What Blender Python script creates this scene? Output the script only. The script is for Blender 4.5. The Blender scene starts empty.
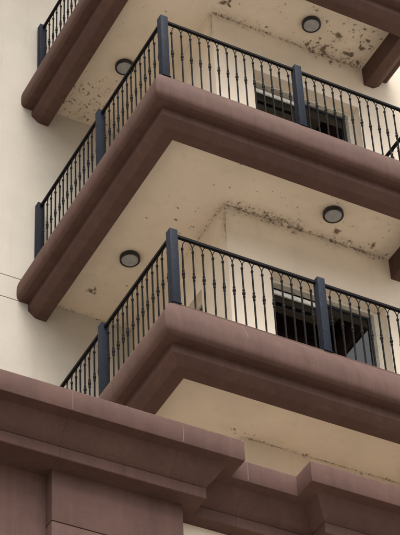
import bpy, bmesh, math, random
import numpy as np
from mathutils import Matrix, Vector
random.seed(7); rng = np.random.default_rng(11)
S = bpy.context.scene
COL = S.collection

# ------------------------------------------------------------------ camera
H = 3.3                                   # storey height
cam = bpy.data.objects.new('camera', bpy.data.cameras.new('camera'))
COL.objects.link(cam)
right = Vector((0.88454872, -0.46459981, -0.0414799))
up = -Vector((0.29005162, 0.61750392, -0.73113539))
back = -Vector((0.36529937, 0.63469356, 0.68097023))
M = Matrix((right, up, back)).transposed().to_4x4()
M.translation = Vector((-7.405, -13.394, -13.755))
cam.matrix_world = M
cam.data.sensor_fit = 'HORIZONTAL'; cam.data.sensor_width = 36
cam.data.lens = 36 * 2109.2 / 400
cam.data.clip_end = 2000
S.camera = cam

# ------------------------------------------------------------------ light
SUN_EL, SUN_AZ = math.radians(62), math.radians(202)     # azimuth clockwise from +Y
w = bpy.data.worlds.new('World'); S.world = w; w.use_nodes = True
nt = w.node_tree; bg = nt.nodes['Background']
sky = nt.nodes.new('ShaderNodeTexSky'); sky.sky_type = 'NISHITA'; sky.sun_disc = False
sky.sun_elevation = SUN_EL; sky.sun_rotation = SUN_AZ
sky.air_density = 1.0; sky.dust_density = 6.0; sky.ozone_density = 1.0
hs = nt.nodes.new('ShaderNodeHueSaturation'); hs.inputs['Saturation'].default_value = 0.25   # cloud cover
nt.links.new(sky.outputs[0], hs.inputs['Color']); nt.links.new(hs.outputs[0], bg.inputs[0])
bg.inputs[1].default_value = 0.15
sun = bpy.data.objects.new('sun', bpy.data.lights.new('sun', 'SUN')); COL.objects.link(sun)
sun.data.energy = 1.2; sun.data.angle = math.radians(50); sun.data.color = (1.0, 0.95, 0.88)
sd = Vector((math.sin(SUN_AZ)*math.cos(SUN_EL), math.cos(SUN_AZ)*math.cos(SUN_EL), math.sin(SUN_EL)))
sun.rotation_euler = sd.to_track_quat('Z', 'Y').to_euler()
S.view_settings.view_transform = 'Standard'; S.view_settings.look = 'None'
S.view_settings.exposure = 0.96; S.view_settings.gamma = 1.0

# ------------------------------------------------------------------ materials
def mat(name):
    m = bpy.data.materials.new(name); m.use_nodes = True
    n = m.node_tree.nodes; return m, m.node_tree, n['Principled BSDF']
def N(t, typ, **kw):
    n = t.nodes.new(typ)
    for k, v in kw.items():
        if k in n.inputs.keys(): n.inputs[k].default_value = v
        else: setattr(n, k, v)
    return n
def noise(t, vec, scale, detail=4, rough=.6, dist=0):
    n = N(t, 'ShaderNodeTexNoise', Scale=scale, Detail=detail, Roughness=rough, Distortion=dist)
    t.links.new(vec, n.inputs['Vector']); return n.outputs['Fac']
def ramp(t, fac, a, b, lo=0., hi=1.):
    n = N(t, 'ShaderNodeMapRange'); n.clamp = True
    n.inputs['From Min'].default_value = a; n.inputs['From Max'].default_value = b
    n.inputs['To Min'].default_value = lo; n.inputs['To Max'].default_value = hi
    t.links.new(fac, n.inputs['Value']); return n.outputs[0]
def mix(t, fac, a, b, typ='MIX'):
    n = N(t, 'ShaderNodeMix', data_type='RGBA', blend_type=typ)
    for i, v in ((0, fac), (6, a), (7, b)):
        if isinstance(v, (int, float)): n.inputs[i].default_value = v
        elif isinstance(v, tuple): n.inputs[i].default_value = (*v, 1)
        else: t.links.new(v, n.inputs[i])
    return n.outputs[2]
def math_(t, op, a, b):
    n = N(t, 'ShaderNodeMath', operation=op)
    for i, v in ((0, a), (1, b)):
        if isinstance(v, (int, float)): n.inputs[i].default_value = v
        else: t.links.new(v, n.inputs[i])
    return n.outputs[0]
def bump(t, bsdf, h, strength, dist):
    n = N(t, 'ShaderNodeBump', Strength=strength, Distance=dist)
    t.links.new(h, n.inputs['Height']); t.links.new(n.outputs[0], bsdf.inputs['Normal'])
def pos(t): return N(t, 'ShaderNodeNewGeometry').outputs['Position']
def stretch(t, vec, s):
    n = N(t, 'ShaderNodeMapping'); n.inputs['Scale'].default_value = s
    t.links.new(vec, n.inputs['Vector']); return n.outputs[0]

def stucco(name, base, stained):
    m, t, b = mat(name); p = pos(t)
    c = mix(t, ramp(t, noise(t, p, 1.3, 5), .3, .7), tuple(v*.90 for v in base), tuple(v*1.06 for v in base))
    streak = noise(t, stretch(t, p, (7, 7, .5)), 1.0, 5)
    c = mix(t, ramp(t, streak, .56, .78, 0, .28), c, (base[0]*.66, base[1]*.62, base[2]*.55))
    c = mix(t, ramp(t, noise(t, p, 60, 3), .35, .75, 0, .16), c, tuple(v*.7 for v in base))
    if stained:
        a = N(t, 'ShaderNodeAttribute', attribute_name='stain').outputs['Fac']
        n1 = noise(t, p, 95, 5, .75, .6)
        f = math_(t, 'ADD', a, math_(t, 'MULTIPLY', math_(t, 'SUBTRACT', n1, .5), 1.5))
        bm_ = math_(t, 'MULTIPLY', N(t, 'ShaderNodeAttribute', attribute_name='bloom').outputs['Fac'], ramp(t, noise(t, p, 11, 5, .7), .32, .72, .1, 1.3))
        c = mix(t, ramp(t, bm_, .05, .9, 0, .5), c, (.27, .225, .165))
        halo = ramp(t, math_(t, 'ADD', a, math_(t, 'MULTIPLY', math_(t, 'SUBTRACT', noise(t, p, 22, 4), .5), .9)), .18, .7, 0, .55)
        c = mix(t, halo, c, (.30, .225, .14))
        tone = ramp(t, noise(t, p, 30, 2), .35, .65)
        c = mix(t, ramp(t, f, .47, .8, 0, .88), c, mix(t, tone, (.075, .055, .04), (.17, .115, .07)))
    t.links.new(c, b.inputs['Base Color']); b.inputs['Roughness'].default_value = .9
    h = math_(t, 'ADD', noise(t, p, 140, 3), math_(t, 'MULTIPLY', noise(t, p, 6, 3), 1.5))
    bump(t, b, h, .25, .006); return m
CREAM = (.78, .675, .54)
M_wall = stucco('cream_stucco', CREAM, False)
M_wing = stucco('greyed_dimmed_wing_stucco', (.52, .473, .402), True)  # greyer stucco, its colour also darkened to offset excess light on the wing
M_stain = stucco('cream_stucco_mildewed', CREAM, True)

def brown_paint(name, base, chips=False):
    m, t, b = mat(name); p = pos(t)
    c = mix(t, ramp(t, noise(t, p, 2.2, 6, .65), .3, .72), tuple(v*.84 for v in base), tuple(v*1.14 for v in base))
    s = noise(t, stretch(t, p, (11, 11, .9)), 1, 5, .6)
    c = mix(t, ramp(t, s, .53, .75, 0, .38), c, (base[0]*1.45, base[1]*1.45, base[2]*1.45))
    c = mix(t, ramp(t, s, .46, .30, 0, .35), c, tuple(v*.66 for v in base))
    c = mix(t, ramp(t, noise(t, p, 90, 4, .7), .55, .8, 0, .35), c, (base[0]*1.6, base[1]*1.6, base[2]*1.6))
    dr = noise(t, stretch(t, p, (38, 38, 1.6)), 1, 4, .55)
    c = mix(t, ramp(t, dr, .60, .74, 0, .42), c, tuple(v*.55 for v in base))
    c = mix(t, ramp(t, noise(t, p, 5, 6, .7, .8), .62, .70, 0, .22), c, (base[0]*1.7, base[1]*1.8, base[2]*1.85))
    c = mix(t, ramp(t, noise(t, p, 45, 6, .8), .74, .79, 0, .5), c, (base[0]*2.6, base[1]*2.8, base[2]*2.9))
    if chips:
        f = noise(t, p, 26, 6, .75)
        zz = N(t, 'ShaderNodeSeparateXYZ'); t.links.new(p, zz.inputs[0])
        edge = ramp(t, zz.outputs[2], -2.45, -2.385, 0, .16)
        c = mix(t, ramp(t, math_(t, 'ADD', f, edge), .76, .80, 0, .8), c, (.52, .46, .42))
    t.links.new(c, b.inputs['Base Color']); b.inputs['Roughness'].default_value = .72
    b.inputs['Specular IOR Level'].default_value = .15
    h = math_(t, 'ADD', noise(t, p, 170, 3), math_(t, 'MULTIPLY', noise(t, p, 9, 4), 2.0))
    bump(t, b, h, .3, .006); return m
BROWN = (.088, .049, .0385)
M_brown = brown_paint('brown_masonry_paint', BROWN)
M_cornice = brown_paint('brown_cornice_paint', (.093, .051, .041), True)
M_podium = brown_paint('brown_podium_paint', (.108, .061, .050))
M_joint = stucco('pale_joint_mortar', (.125, .085, .072), False)

def metal(name, base, rough, spec=.5):
    m, t, b = mat(name); p = pos(t)
    c = mix(t, ramp(t, noise(t, p, 30, 4), .35, .7), tuple(v*.8 for v in base), tuple(v*1.2 for v in base))
    c = mix(t, ramp(t, noise(t, p, 8, 5, .7), .55, .75, 0, .35), c, tuple(v*1.5 for v in base))
    t.links.new(c, b.inputs['Base Color']); b.inputs['Specular IOR Level'].default_value = spec
    t.links.new(ramp(t, noise(t, p, 25, 3), .3, .7, rough-.08, rough+.1), b.inputs['Roughness'])
    return m
M_post = metal('slate_blue_post_paint', (.018, .0215, .031), .6, .06)
M_iron = metal('black_wrought_iron', (.010, .0092, .0092), .65, .06)
M_rim = metal('black_lamp_housing', (.012, .012, .013), .45)
M_dframe = metal('dark_sash_frame', (.014, .016, .022), .4)
M_white = metal('white_sash_paint', (.66, .64, .58), .45)
M_cframe = metal('cream_door_frame', (.58, .53, .43), .5)
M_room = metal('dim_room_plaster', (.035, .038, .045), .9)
M_tile = metal('terrace_floor', (.30, .26, .22), .8)

m, t, b = mat('frosted_diffuser'); M_diff = m; p = pos(t)
c = mix(t, ramp(t, noise(t, p, 18, 4), .3, .7), (.26, .27, .265), (.34, .345, .335))
t.links.new(c, b.inputs['Base Color']); b.inputs['Roughness'].default_value = .38

m = bpy.data.materials.new('window_glass'); m.use_nodes = True; M_glass = m; t = m.node_tree; t.nodes.clear()
tr = N(t, 'ShaderNodeBsdfTransparent'); tr.inputs[0].default_value = (.50, .55, .60, 1)
gl = N(t, 'ShaderNodeBsdfGlossy', Roughness=.0); fr = N(t, 'ShaderNodeFresnel', IOR=1.68)
mx = N(t, 'ShaderNodeMixShader'); o = N(t, 'ShaderNodeOutputMaterial')
t.links.new(fr.outputs[0], mx.inputs[0]); t.links.new(tr.outputs[0], mx.inputs[1]); t.links.new(gl.outputs[0], mx.inputs[2])
t.links.new(mx.outputs[0], o.inputs[0])

m, t, b = mat('concrete_paving'); M_ground = m; p = pos(t)
c = mix(t, ramp(t, noise(t, p, .35, 6), .3, .7), (.20, .18, .155), (.28, .25, .215))
c = mix(t, ramp(t, noise(t, p, 14, 4), .4, .8, 0, .4), c, (.2, .18, .16))
t.links.new(c, b.inputs['Base Color']); b.inputs['Roughness'].default_value = .9

# ------------------------------------------------------------------ helpers
def link(name, me, material, parent=None, loc=(0, 0, 0), rot=(0, 0, 0)):
    o = bpy.data.objects.new(name, me); COL.objects.link(o)
    if material and not me.materials: me.materials.append(material)
    if parent: o.parent = parent
    o.location = loc; o.rotation_euler = rot
    return o
def empty(name, loc, label, cat, group=None):
    o = bpy.data.objects.new(name, None); COL.objects.link(o); o.location = loc
    o.empty_display_size = .1
    o['label'] = label; o['category'] = cat
    if group: o['group'] = group
    return o
def box(bm, x0, x1, y0, y1, z0, z1, bev=0):
    r = bmesh.ops.create_cube(bm, size=1)
    for v in r['verts']:
        v.co = Vector(((x0+x1)/2 + v.co.x*(x1-x0), (y0+y1)/2 + v.co.y*(y1-y0), (z0+z1)/2 + v.co.z*(z1-z0)))
    if bev:
        es = list({e for v in r['verts'] for e in v.link_edges})
        bmesh.ops.bevel(bm, geom=es, offset=bev, segments=2, affect='EDGES', profile=.5)
def done(bm, name, smooth=False):
    bmesh.ops.recalc_face_normals(bm, faces=bm.faces)
    me = bpy.data.meshes.new(name); bm.to_mesh(me); bm.free()
    if smooth:
        for f in me.polygons: f.use_smooth = True
        me.set_sharp_from_angle(angle=math.radians(30))
    return me
def boxmesh(name, *a, bev=0):
    bm = bmesh.new(); box(bm, *a, bev=bev); return done(bm, name, bev > 0)
def lathe(bm, prof, seg=8, axis=(0, 0)):
    rings = []
    for r, z in prof:
        rings.append([bm.verts.new((axis[0]+r*math.cos(2*math.pi*i/seg), axis[1]+r*math.sin(2*math.pi*i/seg), z)) for i in range(seg)])
    for a, b in zip(rings, rings[1:]):
        for i in range(seg):
            bm.faces.new((a[i], a[(i+1) % seg], b[(i+1) % seg], b[i]))
    bm.faces.new(rings[0][::-1]); bm.faces.new(rings[-1])
def sweep(name, path, prof, cap=True, closed_prof=True):
    """sweep (outward, z) profile along a plan polyline; outward = left of travel reversed (mitred)"""
    n = len(path); P = [Vector(p) for p in path]
    offs = []
    for i in range(n):
        def nrm(a, b):
            d = (b-a).normalized(); return Vector((-d.y, d.x))*-1
        if i == 0: k = nrm(P[0], P[1])
        elif i == n-1: k = nrm(P[-2], P[-1])
        else:
            a, b = nrm(P[i-1], P[i]), nrm(P[i], P[i+1]); k = (a+b)/(1+a.dot(b))
        offs.append(k)
    bm = bmesh.new(); rings = []
    for q, k in zip(P, offs):
        rings.append([bm.verts.new((q.x+k.x*o, q.y+k.y*o, z)) for o, z in prof])
    m_ = len(prof)
    for a, b in zip(rings, rings[1:]):
        for i in range(m_ if closed_prof else m_-1):
            j = (i+1) % m_
            bm.faces.new((a[i], a[j], b[j], b[i]))
    if cap: bm.faces.new(rings[0]); bm.faces.new(rings[-1][::-1])
    return done(bm, name, True)

# ------------------------------------------------------------------ stain scatter
def spots_edge(n, p0, p1, side, sig, rmin, rmax, dens=None):
    """spots strung along a ceiling/wall line; side = unit vector away from the line into the ceiling"""
    out = []
    p0, p1, side = map(np.array, (p0, p1, side))
    while len(out) < n:
        u = rng.random()
        if dens is not None and rng.random() > dens(u): continue
        d = abs(rng.normal(0, sig)) * (1 if rng.random() < .62 else -1)      # negative: on the wall below
        q = p0 + (p1-p0)*u + side*d
        out.append((q[0], q[1], (rmin + (rmax-rmin)*rng.random()**3)*.8))
    return out
def spots_box(n, x0, x1, y0, y1, rmin, rmax):
    return [(x0+(x1-x0)*rng.random(), y0+(y1-y0)*rng.random(), (rmin+(rmax-rmin)*rng.random()**3)*.8) for _ in range(n)]
def field(pts, spots):
    """speck mask: each spot becomes a few elongated, wobbly specks"""
    g = np.random.default_rng(len(spots)); v = np.zeros(len(pts))
    wx = .006*np.sin(pts[:, 0]*71+pts[:, 1]*37)+.004*np.sin(pts[:, 1]*153-pts[:, 0]*61)
    wy = .006*np.sin(pts[:, 1]*67-pts[:, 0]*43)+.004*np.sin(pts[:, 0]*139+pts[:, 1]*83)
    X, Y = pts[:, 0]+wx, pts[:, 1]+wy
    for x, y, r in spots:
        for q in range(int(g.integers(1, 4))):
            rr = r*(1 if q == 0 else .3+.4*g.random()); an = g.random()*3.14; el = 1+1.3*g.random()
            cx, cy = (x, y) if q == 0 else (x+g.normal(0, r*1.5), y+g.normal(0, r*1.2))
            mk = (np.abs(X-cx) < rr*3.4) & (np.abs(Y-cy) < rr*3.4)
            if not mk.any(): continue
            dx, dy = X[mk]-cx, Y[mk]-cy
            d = np.hypot((dx*math.cos(an)+dy*math.sin(an))/el, -dx*math.sin(an)+dy*math.cos(an))
            v[mk] = np.maximum(v[mk], (.55+.45*g.random() if r < .02 else 1)*np.clip(1.3-d/rr*.85, 0, 1))
    return v
def bloom(pts, spots):
    v = np.zeros(len(pts))
    for x, y, r in spots:
        mk = (np.abs(pts[:, 0]-x) < .22) & (np.abs(pts[:, 1]-y) < .22)
        v[mk] += r*4*np.exp(-((pts[mk, 0]-x)**2+(pts[mk, 1]-y)**2)/.009)
    return np.clip(v, 0, 1)
def line_stain(pts, ax, val, lo, hi, amt):
    d = np.abs(pts[:, ax]-val); o = pts[:, 1-ax]
    f = amt*(.75+.25*np.sin(o*9)+.2*np.sin(o*23+1))
    return np.where((o > lo) & (o < hi), f*np.exp(-d/.010), 0)
def full_field(pts, k):
    v = field(pts, SP[k])
    for ax, val, lo, hi, amt in LINES[k]: v = np.maximum(v, line_stain(pts, ax, val, lo, hi, amt))
    return v
LINES = {0: [(1, 1.0, 1.2, 3.4, .62)], 1: [(1, 1.0, 1.2, 3.4, .66), (0, 1.24, .98, 1.9, .5), (1, 3.34, .1, 1.3, .42)],
         2: [(1, 1.0, 1.2, 3.4, .5), (0, 1.24, .98, 1.5, .4), (1, 3.34, .1, 1.3, .3)]}
WX, WY, AY = 1.24, 1.0, 3.34                    # side wall x, front wall y, left wing wall y
XR = 3.52                                       # balcony right end
S_low = spots_box(14, 1.12, 1.4, .9, 1.06, .007, .02) + spots_edge(50, (WX, WY), (3.39, WY), (0, -1), .012, .008, .020)
S_mid = (spots_edge(190, (WX, WY), (3.39, WY), (0, -1), .055, .007, .022, lambda u: 1 if u < .45 else .35) +
         spots_edge(150, (WX, WY), (3.39, WY), (0, -1), .012, .008, .020) +
         spots_edge(40, (WX, WY), (WX, 2.0), (-1, 0), .018, .007, .016, lambda u: 1-u*.8) +
         spots_edge(20, (WX, WY), (WX, 2.0), (-1, 0), .12, .007, .018) +
         spots_edge(45, (.2, AY), (WX, AY), (0, -1), .02, .006, .014) +
         spots_box(60, .9, 3.3, .2, .95, .006, .017) + spots_box(30, .3, 1.1, 1.0, 3.2, .005, .014) +
         [(.508, 2.93, .032), (.54, 2.90, .018), (.47, 2.95, .015), (2.6, .84, .03), (3.1, .86, .028)])
S_top = (spots_edge(120, (WX, WY), (3.39, WY), (0, -1), .012, .008, .018) +
         spots_edge(40, (WX, WY), (2.2, WY), (0, -1), .05, .007, .018) +
         spots_edge(70, (2.55, WY), (3.35, WY), (0, -1), .07, .009, .03) +
         spots_box(90, 2.5, 3.35, .35, .98, .007, .022) + spots_box(45, .9, 2.6, .2, .95, .006, .018) +
         spots_box(110, .25, .75, 2.5, 3.30, .007, .022) + spots_box(60, .2, 1.2, 2.9, 3.33, .006, .02) +
         spots_box(25, .3, 1.1, 1.0, 2.5, .005, .014) +
         [(2.831, .636, .035), (2.86, .65, .03), (3.103, .852, .036), (3.14, .84, .025), (3.06, .86, .025), (3.219, .558, .03),
          (3.219, .70, .03), (2.776, .92, .036), (2.81, .95, .028), (1.30, .80, .03), (1.36, .74, .02)])
SP = {0: S_low, 1: S_mid, 2: S_top}
SOF = -.50                                      # ceiling of each storey, relative to the balcony above

# ------------------------------------------------------------------ tower walls (grid sheets with recessed openings)
def grid_wall(name, us, vs, hole, place, material, stain=None, reveal=.17, holes=()):
    """sheet of cells over us x vs, leaving out the holes; place(u, v, depth) -> world point"""
    us, vs = np.array(sorted(set(np.round(us, 4)))), np.array(sorted(set(np.round(vs, 4))))
    U, V = np.meshgrid(us, vs); nu = len(us)
    co = [place(u, v, 0) for u, v in zip(U.ravel(), V.ravel())]
    faces = []
    for j in range(len(vs)-1):
        for i in range(nu-1):
            cu, cv = (us[i]+us[i+1])/2, (vs[j]+vs[j+1])/2
            if any(a < cu < b and c < cv < d for a, b, c, d in holes): continue
            faces.append((j*nu+i, j*nu+i+1, (j+1)*nu+i+1, (j+1)*nu+i))
    for a, b, c, d in holes:
        k = len(co)
        for dep in (0, reveal):
            co += [place(a, c, dep), place(b, c, dep), place(b, d, dep), place(a, d, dep)]
        for i in range(4): faces.append((k+i, k+(i+1) % 4, k+4+(i+1) % 4, k+4+i))
    me = bpy.data.meshes.new(name); me.from_pydata(co, [], faces); me.update()
    if stain is not None:
        for nm, val in zip(('stain', 'bloom'), stain(U.ravel(), V.ravel())):
            v = np.zeros(len(co), np.float32); v[:U.size] = val
            me.attributes.new(nm, 'FLOAT', 'POINT').data.foreach_set('value', v)
    me.materials.append(material); return me

TOP, BOT, GZ = 11.6, -3.3, -15.35
tower = empty('apartment_building', (WX, WY, BOT), 'cream stuccoed apartment tower with stepped corner behind the balconies', 'building')
tl = Vector((WX, WY, BOT))
def tpart(name, me, material=None, parent=None): return link(name, me, material, parent or tower, -tl if parent is None else (0, 0, 0))
DX0, DX1, DH = 1.78, 3.26, 2.03                  # balcony door opening
def doorz(k): return (k*H-.05, k*H+DH)
levels = (-1, 0, 1, 2)
holesB = [(DX0, DX1, *doorz(k)) for k in levels]
strip = lambda k: np.arange(k*H+SOF-.30, k*H+SOF+.011, .010)
us = list(np.arange(WX, 3.45, .0125)) + [3.45, 9.0, DX0, DX1]
us = [u for u in us if not (abs(u-DX0) < .006 or abs(u-DX1) < .006)] + [DX0, DX1]
vs = [BOT, TOP] + [z for h in holesB for z in h[2:]] + [z for k in (0, 1, 2) for z in strip(k)]
def stB(u, v):
    out = np.zeros(len(u)); bl = np.zeros(len(u))
    for k in (0, 1, 2):
        z = k*H+SOF; mk = (v > z-.31) & (v < z+.02)
        q = np.stack([u[mk], WY+(z-v[mk])], 1); out[mk] = full_field(q, k); bl[mk] = bloom(q, SP[k])
    return out, bl
tpart('front_wall', grid_wall('front_wall', us, vs, None, lambda u, v, d: (u, WY+d, v), M_stain, stB, .26, holesB))
WC0, WC1 = 1.62, 2.45
holesC = [(WC0, WC1, *doorz(k)) for k in levels]
us = [AY, 1.0, WC0, WC1] + list(np.arange(WY, 2.3, .0125)); us = [u for u in us if not abs(u-WC0) < .005] + [WC0]
vs = [BOT, TOP] + [z for h in holesC for z in h[2:]] + [z for k in (0, 1, 2) for z in strip(k)]
def stC(u, v):
    out = np.zeros(len(u)); bl = np.zeros(len(u))
    for k in (0, 1, 2):
        z = k*H+SOF; mk = (v > z-.31) & (v < z+.02)
        q = np.stack([WX+(z-v[mk]), u[mk]], 1); out[mk] = full_field(q, k); bl[mk] = bloom(q, SP[k])
    return out, bl
tpart('side_wall', grid_wall('side_wall', us, vs, None, lambda u, v, d: (WX+d, u, v), M_stain, stC, .12, holesC))
# left wing wall: stucco bands with two recessed grooves beside the middle balcony
def stA(u, v):
    out = np.zeros(len(u)); bl = np.zeros(len(u))
    for k in (0, 1, 2):
        z = k*H+SOF; mk = (v > z-.31) & (v < z+.02)
        q = np.stack([u[mk], AY+(z-v[mk])], 1); out[mk] = full_field(q, k); bl[mk] = bloom(q, SP[k])
    return out, bl
XG = -.02
us = [-9, XG] + list(np.arange(0.0, WX+.001, .015)) + [WX]
G1, G2, g = 3.043, 2.699, .007
vs = [BOT, TOP, G1-g, G1+g, G2-g, G2+g] + [z for k in (0, 1, 2) for z in strip(k)]
hA = [(-9, XG, G1-g, G1+g), (-9, XG, G2-g, G2+g)]
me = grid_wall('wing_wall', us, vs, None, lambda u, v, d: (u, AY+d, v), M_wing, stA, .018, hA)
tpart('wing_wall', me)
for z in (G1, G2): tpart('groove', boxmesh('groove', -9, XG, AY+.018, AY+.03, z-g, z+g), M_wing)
tpart('roof', boxmesh('roof', -9, 9, .9, 12, TOP, TOP+.2), M_wall)
tpart('back_wall', boxmesh('back_wall', -9, 9, 11.8, 12, BOT, TOP), M_wall)

# doors of the tower, with the rooms behind them
def door(k):
    z0, z1 = doorz(k); y = WY+.17
    bm = bmesh.new(); f = .055
    box(bm, DX0, DX0+f, y-.04, y+.04, z0, z1-f); box(bm, DX1-f-.03, DX1, y-.04, y+.04, z0, z1-f)
    box(bm, DX0, DX1, y-.04, y+.04, z1-f, z1)
    d = link('door', done(bm, 'door_frame'), M_cframe, tower, -tl)
    mid = (DX0+DX1)/2; ya = y+.05; zt = z1-f-.004
    # fixed inner leaf with a white rail, sliding leaf with a dark one
    bm = bmesh.new(); a, c = DX0+f-.01, mid+.02
    box(bm, a, a+.035, ya+.002, ya+.03, z0, zt); box(bm, c-.035, c, ya+.002, ya+.03, z0, zt)
    box(bm, a+.036, c-.036, ya+.002, ya+.03, zt-.04, zt)
    link('sash', done(bm, 'sash_dark'), M_dframe, d)
    link('top_rail', boxmesh('top_rail', a+.036, mid-.03, y-.03, y-.008, z1-f-.152, z1-f-.098, bev=.003), M_white, d)
    link('pane', boxmesh('pane', a+.036, c-.036, ya+.013, ya+.018, z0, zt-.041), M_glass, d)
    bm = bmesh.new(); a, c = mid+.022, DX1-f-.034
    box(bm, a, a+.035, ya-.03, ya-.004, z0, zt); box(bm, c-.04, c, ya-.03, ya-.004, z0, zt)
    box(bm, a+.036, c-.041, ya-.03, ya-.004, zt-.03, zt)
    link('sash', done(bm, 'sash_dark'), M_dframe, d)
    link('pane', boxmesh('pane', a+.036, c-.041, ya-.02, ya-.015, z0, zt-.031), M_glass, d)
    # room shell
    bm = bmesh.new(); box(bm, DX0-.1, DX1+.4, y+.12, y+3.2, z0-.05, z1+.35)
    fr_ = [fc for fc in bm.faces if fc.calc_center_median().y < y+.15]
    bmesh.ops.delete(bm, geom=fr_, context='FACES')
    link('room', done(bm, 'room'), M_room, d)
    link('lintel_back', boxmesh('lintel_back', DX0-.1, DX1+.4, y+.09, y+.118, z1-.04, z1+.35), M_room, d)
    # narrow door on the side wall
    x = WX+.12; ww = .05
    bm = bmesh.new(); box(bm, x-.03, x+.03, WC0, WC0+ww, z0, z1-ww); box(bm, x-.03, x+.03, WC1-ww, WC1, z0, z1-ww); box(bm, x-.03, x+.03, WC0, WC1, z1-ww, z1)
    e = link('side_window', done(bm, 'side_window_frame'), M_cframe, tower, -tl)
    link('pane', boxmesh('pane', x-.006, x, WC0+ww+.002, WC1-ww-.002, z0, z1-ww-.002), M_glass, e)
    link('blind', boxmesh('blind', x+.02, x+.028, WC0+ww+.002, WC1-ww-.002, z0, z1-ww-.002), M_room, e)
for k in levels: door(k)

# ------------------------------------------------------------------ balconies
PROF = [(.030, -.004), (.038, -.010), (.040, -.034), (.046, -.040), (.062, -.056), (.088, -.082), (.118, -.118), (.150, -.165), (.182, -.222),
        (.212, -.285), (.234, -.340), (.246, -.395), (.251, -.450), (.251, -.510), (.247, -.552), (.234, -.582), (.208, -.602),
        (.100, -.604), (.104, -.700), (.102, -.712), (.020, -.786), (.012, -.791), (.0, -.794),
        (-.124, -.798), (-.130, -.792), (-.130, -.49), (-.130, -.004)]
LB = {0: 'lowest brown moulded balcony, just above the podium cornice',
      1: 'middle brown moulded balcony, between the lowest and the topmost',
      2: 'topmost brown moulded balcony, with the most heavily stained ceiling'}
def balcony(k):
    z = k*H; b = empty('balcony', (0, 0, z), LB[k], 'balcony', 'balconies stacked on the tower corner')
    JX = .655
    link('moulding', sweep('moulding', [(0, AY+.01), (0, 0), (JX-.0008, 0)], PROF), M_brown, b)
    link('moulding', sweep('moulding', [(JX+.0008, 0), (XR, 0), (XR, WY+.01)], PROF), M_brown, b)
    link('joint', sweep('joint', [(JX-.004, 0), (JX+.004, 0)], [(o+.0006, zz) for o, zz in PROF if -.42 < zz < -.10 and o > 0] + [(.06, -.42), (.06, -.10)]), M_joint, b)
    # floor
    bm = bmesh.new(); box(bm, .131, XR-.131, .131, WY+.01, -.12, -.006); box(bm, .131, WX+.01, WY+.011, AY+.01, -.12, -.006)
    link('floor', done(bm, 'floor'), M_tile, b)
    # soffit grid with stain attribute
    st = .0125 if k else .02
    xs = np.append(np.arange(.12, XR-.12, st), XR-.12); ys = np.append(np.arange(.12, AY+.01, st), AY+.01)
    X, Y = np.meshgrid(xs, ys); pts = np.stack([X.ravel(), Y.ravel()], 1)
    nx = len(xs); fs = []
    for j in range(len(ys)-1):
        for i in range(nx-1):
            if xs[i] > WX and ys[j] > WY: break
            fs.append((j*nx+i, (j+1)*nx+i, (j+1)*nx+i+1, j*nx+i+1))
    me = bpy.data.meshes.new('soffit')
    co = np.column_stack([pts, np.full(len(pts), SOF)])
    used = np.unique(np.array(fs)); remap = -np.ones(len(co), int); remap[used] = np.arange(len(used))
    me.from_pydata(co[used].tolist(), [], remap[np.array(fs)].tolist()); me.update()
    a = me.attributes.new('stain', 'FLOAT', 'POINT'); a.data.foreach_set('value', full_field(pts[used], k).astype(np.float32))
    a = me.attributes.new('bloom', 'FLOAT', 'POINT'); a.data.foreach_set('value', bloom(pts[used], SP[k]).astype(np.float32))
    link('soffit', me, M_stain, b)
for k in (0, 1, 2): balcony(k)

# ------------------------------------------------------------------ railings
PW = .045
post_me = boxmesh('post', -PW, PW, -PW, PW, -.01, 1.0, bev=.004); post_me.materials.append(M_post)
bm = bmesh.new(); box(bm, -.052, .052, -.052, .052, -.004, .006, bev=.002)
for sx in (-1, 1):
    for sy in (-1, 1): lathe(bm, [(.003, .004), (.003, .008), (.002, .009)], 6, (sx*.047, sy*.047))
plate_me = done(bm, 'base_plate'); plate_me.materials.append(M_post)
bm = bmesh.new()
box(bm, -.007, .007, -.007, .007, .0, .82)
lathe(bm, [(.008, 0), (.016, .004), (.016, .018), (.0095, .03), (.009, .034)], 8)
lathe(bm, [(.009, .395), (.0135, .405), (.0145, .418), (.0105, .430), (.0175, .448), (.0185, .458), (.0175, .468), (.0105, .486), (.0145, .498), (.0135, .511), (.009, .521)], 8)
lathe(bm, [(.008, .782), (.013, .790), (.016, .802), (.013, .814), (.008, .824)], 8)
bal_me = done(bm, 'baluster', True); bal_me.materials.append(M_iron)
arch_cache = {}
def arch_mesh(p):
    key = round(p, 4)
    if key not in arch_cache:
        bm = bmesh.new(); R = p/2-.001; rings = []; n = 14; r = .0055
        for i in range(n+1):
            a = math.pi*i/n; c = Vector((-R*math.cos(a), 0, .812+.112*math.sin(a)**.8 if 0 < i < n else .812))
            nrm = Vector((-math.cos(a), 0, math.sin(a)))
            rings.append([bm.verts.new(c+nrm*r*math.cos(t_)+Vector((0, 1, 0))*r*math.sin(t_)) for t_ in (i_*math.pi/3 for i_ in range(6))])
        for a_, b_ in zip(rings, rings[1:]):
            for i in range(6): bm.faces.new((a_[i], a_[(i+1) % 6], b_[(i+1) % 6], b_[i]))
        bm.faces.new(rings[0]); bm.faces.new(rings[-1][::-1])
        me = done(bm, 'arch', True); me.materials.append(M_iron); arch_cache[key] = me
    return arch_cache[key]
bm = bmesh.new(); box(bm, -.5, .5, -.017, .017, .930, .960); rail_me = done(bm, 'top_rail'); rail_me.materials.append(M_iron)
LR = {0: 'black arched iron railing with slate blue posts on the lowest balcony',
      1: 'black arched iron railing with slate blue posts on the middle balcony',
      2: 'black arched iron railing with slate blue posts on the topmost balcony'}
RX = 3.36
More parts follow.
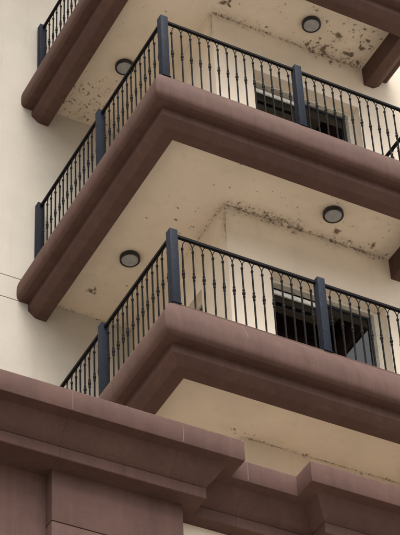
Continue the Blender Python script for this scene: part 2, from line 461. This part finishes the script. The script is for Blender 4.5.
def railing(k):
    r = empty('railing', (0, 0, k*H-.004), LR[k], 'railing', 'balcony railings')
    posts = [(0, 3.27), (0, 1.58), (0, 0), (1.71, 0), (RX, 0), (RX, .94)]
    for p in posts:
        o = link('post', post_me, None, r, (p[0], p[1], 0), (random.gauss(0, .0025), random.gauss(0, .0025), 0))
        link('base_plate', plate_me, None, o)
    for (x0, y0), (x1, y1) in zip(posts, posts[1:]):
        L = math.hypot(x1-x0, y1-y0); ang = math.atan2(y1-y0, x1-x0)
        d = Vector((math.cos(ang), math.sin(ang), 0))
        mid = Vector(((x0+x1)/2, (y0+y1)/2, 0))
        tr_ = link('top_rail', rail_me, None, r, mid, (0, 0, ang)); tr_.scale = (L-2*PW, 1, 1)
        n = round(L/.1165); p = L/n
        for i in range(1, n):
            q = Vector((x0, y0, 0))+d*(p*i)
            link('baluster', bal_me, None, r, q, (random.gauss(0, .004), random.gauss(0, .004), ang+random.gauss(0, .05)))
        for i in range(1, n-1):
            q = Vector((x0, y0, 0))+d*(p*(i+.5))
            link('arch', arch_mesh(p), None, r, q, (0, 0, ang))
for k in (0, 1, 2): railing(k)

# ------------------------------------------------------------------ ceiling lamps
def lamp(x, y, k, label):
    o = empty('ceiling_lamp', (x, y, k*H+SOF), label, 'ceiling lamp', 'round lamps on the balcony ceilings')
    bm = bmesh.new()
    lathe(bm, [(.105, .0), (.116, -.004), (.119, -.012), (.119, -.052), (.115, -.060), (.104, -.062), (.100, -.056), (.0995, -.030)], 48)
    link('housing', done(bm, 'housing', True), M_rim, o)
    bm = bmesh.new()
    lathe(bm, [(.098, -.031), (.098, -.054), (.092, -.061), (.075, -.066), (.045, -.069), (.01, -.070)], 48)
    link('diffuser', done(bm, 'diffuser', True), M_diff, o)
lamp(.665, 2.22, 1, 'round black-rimmed ceiling lamp under the middle balcony, in its narrow side strip')
lamp(2.41, .595, 1, 'round black-rimmed ceiling lamp under the middle balcony, in front of the lower door')
lamp(.665, 2.23, 2, 'round black-rimmed ceiling lamp under the topmost balcony, in its narrow side strip')
lamp(2.43, .61, 2, 'round black-rimmed ceiling lamp under the topmost balcony, above the upper door')

# ------------------------------------------------------------------ podium with stepped cornice
pod = empty('podium', (0, -.3, GZ), 'brown podium with stepped moulded cornice and pilasters below the balconies', 'building')
pl = Vector((0, -.3, GZ))
def ppart(name, me, material): return link(name, me, material, pod, -pl)
ZT = -2.375
# outward, z measured from the fascia plane
CP = [(-.6, ZT-.01), (-.015, ZT), (-.004, ZT-.006), (.0, ZT-.018), (.0, -2.592), (-.004, -2.600), (-.118, -2.602),
      (-.124, -2.607), (-.150, -2.650), (-.180, -2.694), (-.215, -2.738), (-.262, -2.786), (-.275, -2.792), (-.275, -2.797), (-.262, -2.799),
      (-.258, -2.803), (-.258, -2.908), (-.264, -2.914), (-.45, -2.916), (-.6, -2.916)]
Y1, Y2, XA, XB = -1.0, -.75, .07, .735
path = [(-9, Y1), (XA, Y1), (XA, Y2), (XB, Y2), (XB, Y1), (9, Y1)]
def cornice(path_): ppart('cornice_block', sweep('cornice_block', path_, CP), M_cornice)
gap = .0008
xs = [-9, -6.9, -5.8, -4.72, -3.65, -2.6, -1.572, -.528]
for a, b_ in zip(xs, xs[1:]): cornice([(a+gap, Y1), (b_-gap, Y1)])
cornice([(-.528+gap, Y1), (XA, Y1), (XA, Y2), (.238-gap, Y2)])
cornice([(.238+gap, Y2), (XB, Y2), (XB, Y1), (1.9-gap, Y1)])
for a, b_ in zip((1.9, 3.0, 4.1), (3.0, 4.1, 9)): cornice([(a+gap, Y1), (b_-gap, Y1)])
JP = [(-.02, ZT-.012), (.0006, ZT-.020), (.0006, -2.55), (.0004, -2.585), (-.02, -2.585)]
for jx, jy in ((-1.572, Y1), (-.528, Y1), (.238, Y2), (1.9, Y1)):
    ppart('joint', sweep('joint', [(jx-.0035, jy), (jx+.0035, jy)], JP), M_joint)
# parapet core, pilasters, panels and the cream wall between them
ppart('parapet_core', boxmesh('parapet_core', -9, 9, -.345, -.12, -3.3, ZT-.02), M_wall)
ppart('terrace_floor', boxmesh('terrace_floor', -9, 9, -.119, 3.4, -3.5, -3.301), M_tile)
PX0, PX1, PY = -1.565, -.335, -.578
def pilaster(x0, x1):
    zs = [-2.912, -3.445, -4.6, -5.8, -7.0, -8.2, -9.4, -10.6, -11.8, -13.0, -14.2, GZ]
    ppart('pilaster_core', boxmesh('pilaster_core', x0+.012, x1-.012, PY+.012, -.30, GZ, -2.93), M_podium)
    for a, b_ in zip(zs, zs[1:]):
        ppart('pilaster_block', boxmesh('pilaster_block', x0, x1, PY, -.29, b_+.005, a-.005, bev=.004), M_podium)
pilaster(PX0, PX1); pilaster(1.14, 2.37)
for x0, x1, mt in ((-9, PX0, M_podium), (PX1, 1.14, M_wall), (2.37, 9, M_podium)):
    ppart('panel', boxmesh('panel', x0+.001, x1-.001, -.46 if mt is M_podium else -.36, -.2, GZ, -2.918), mt)

# ------------------------------------------------------------------ ground
me = bpy.data.meshes.new('ground'); me.from_pydata([(-600, -600, GZ), (600, -600, GZ), (600, 600, GZ), (-600, 600, GZ)], [], [(0, 1, 2, 3)])
gr = link('ground', me, M_ground); gr['kind'] = 'structure'
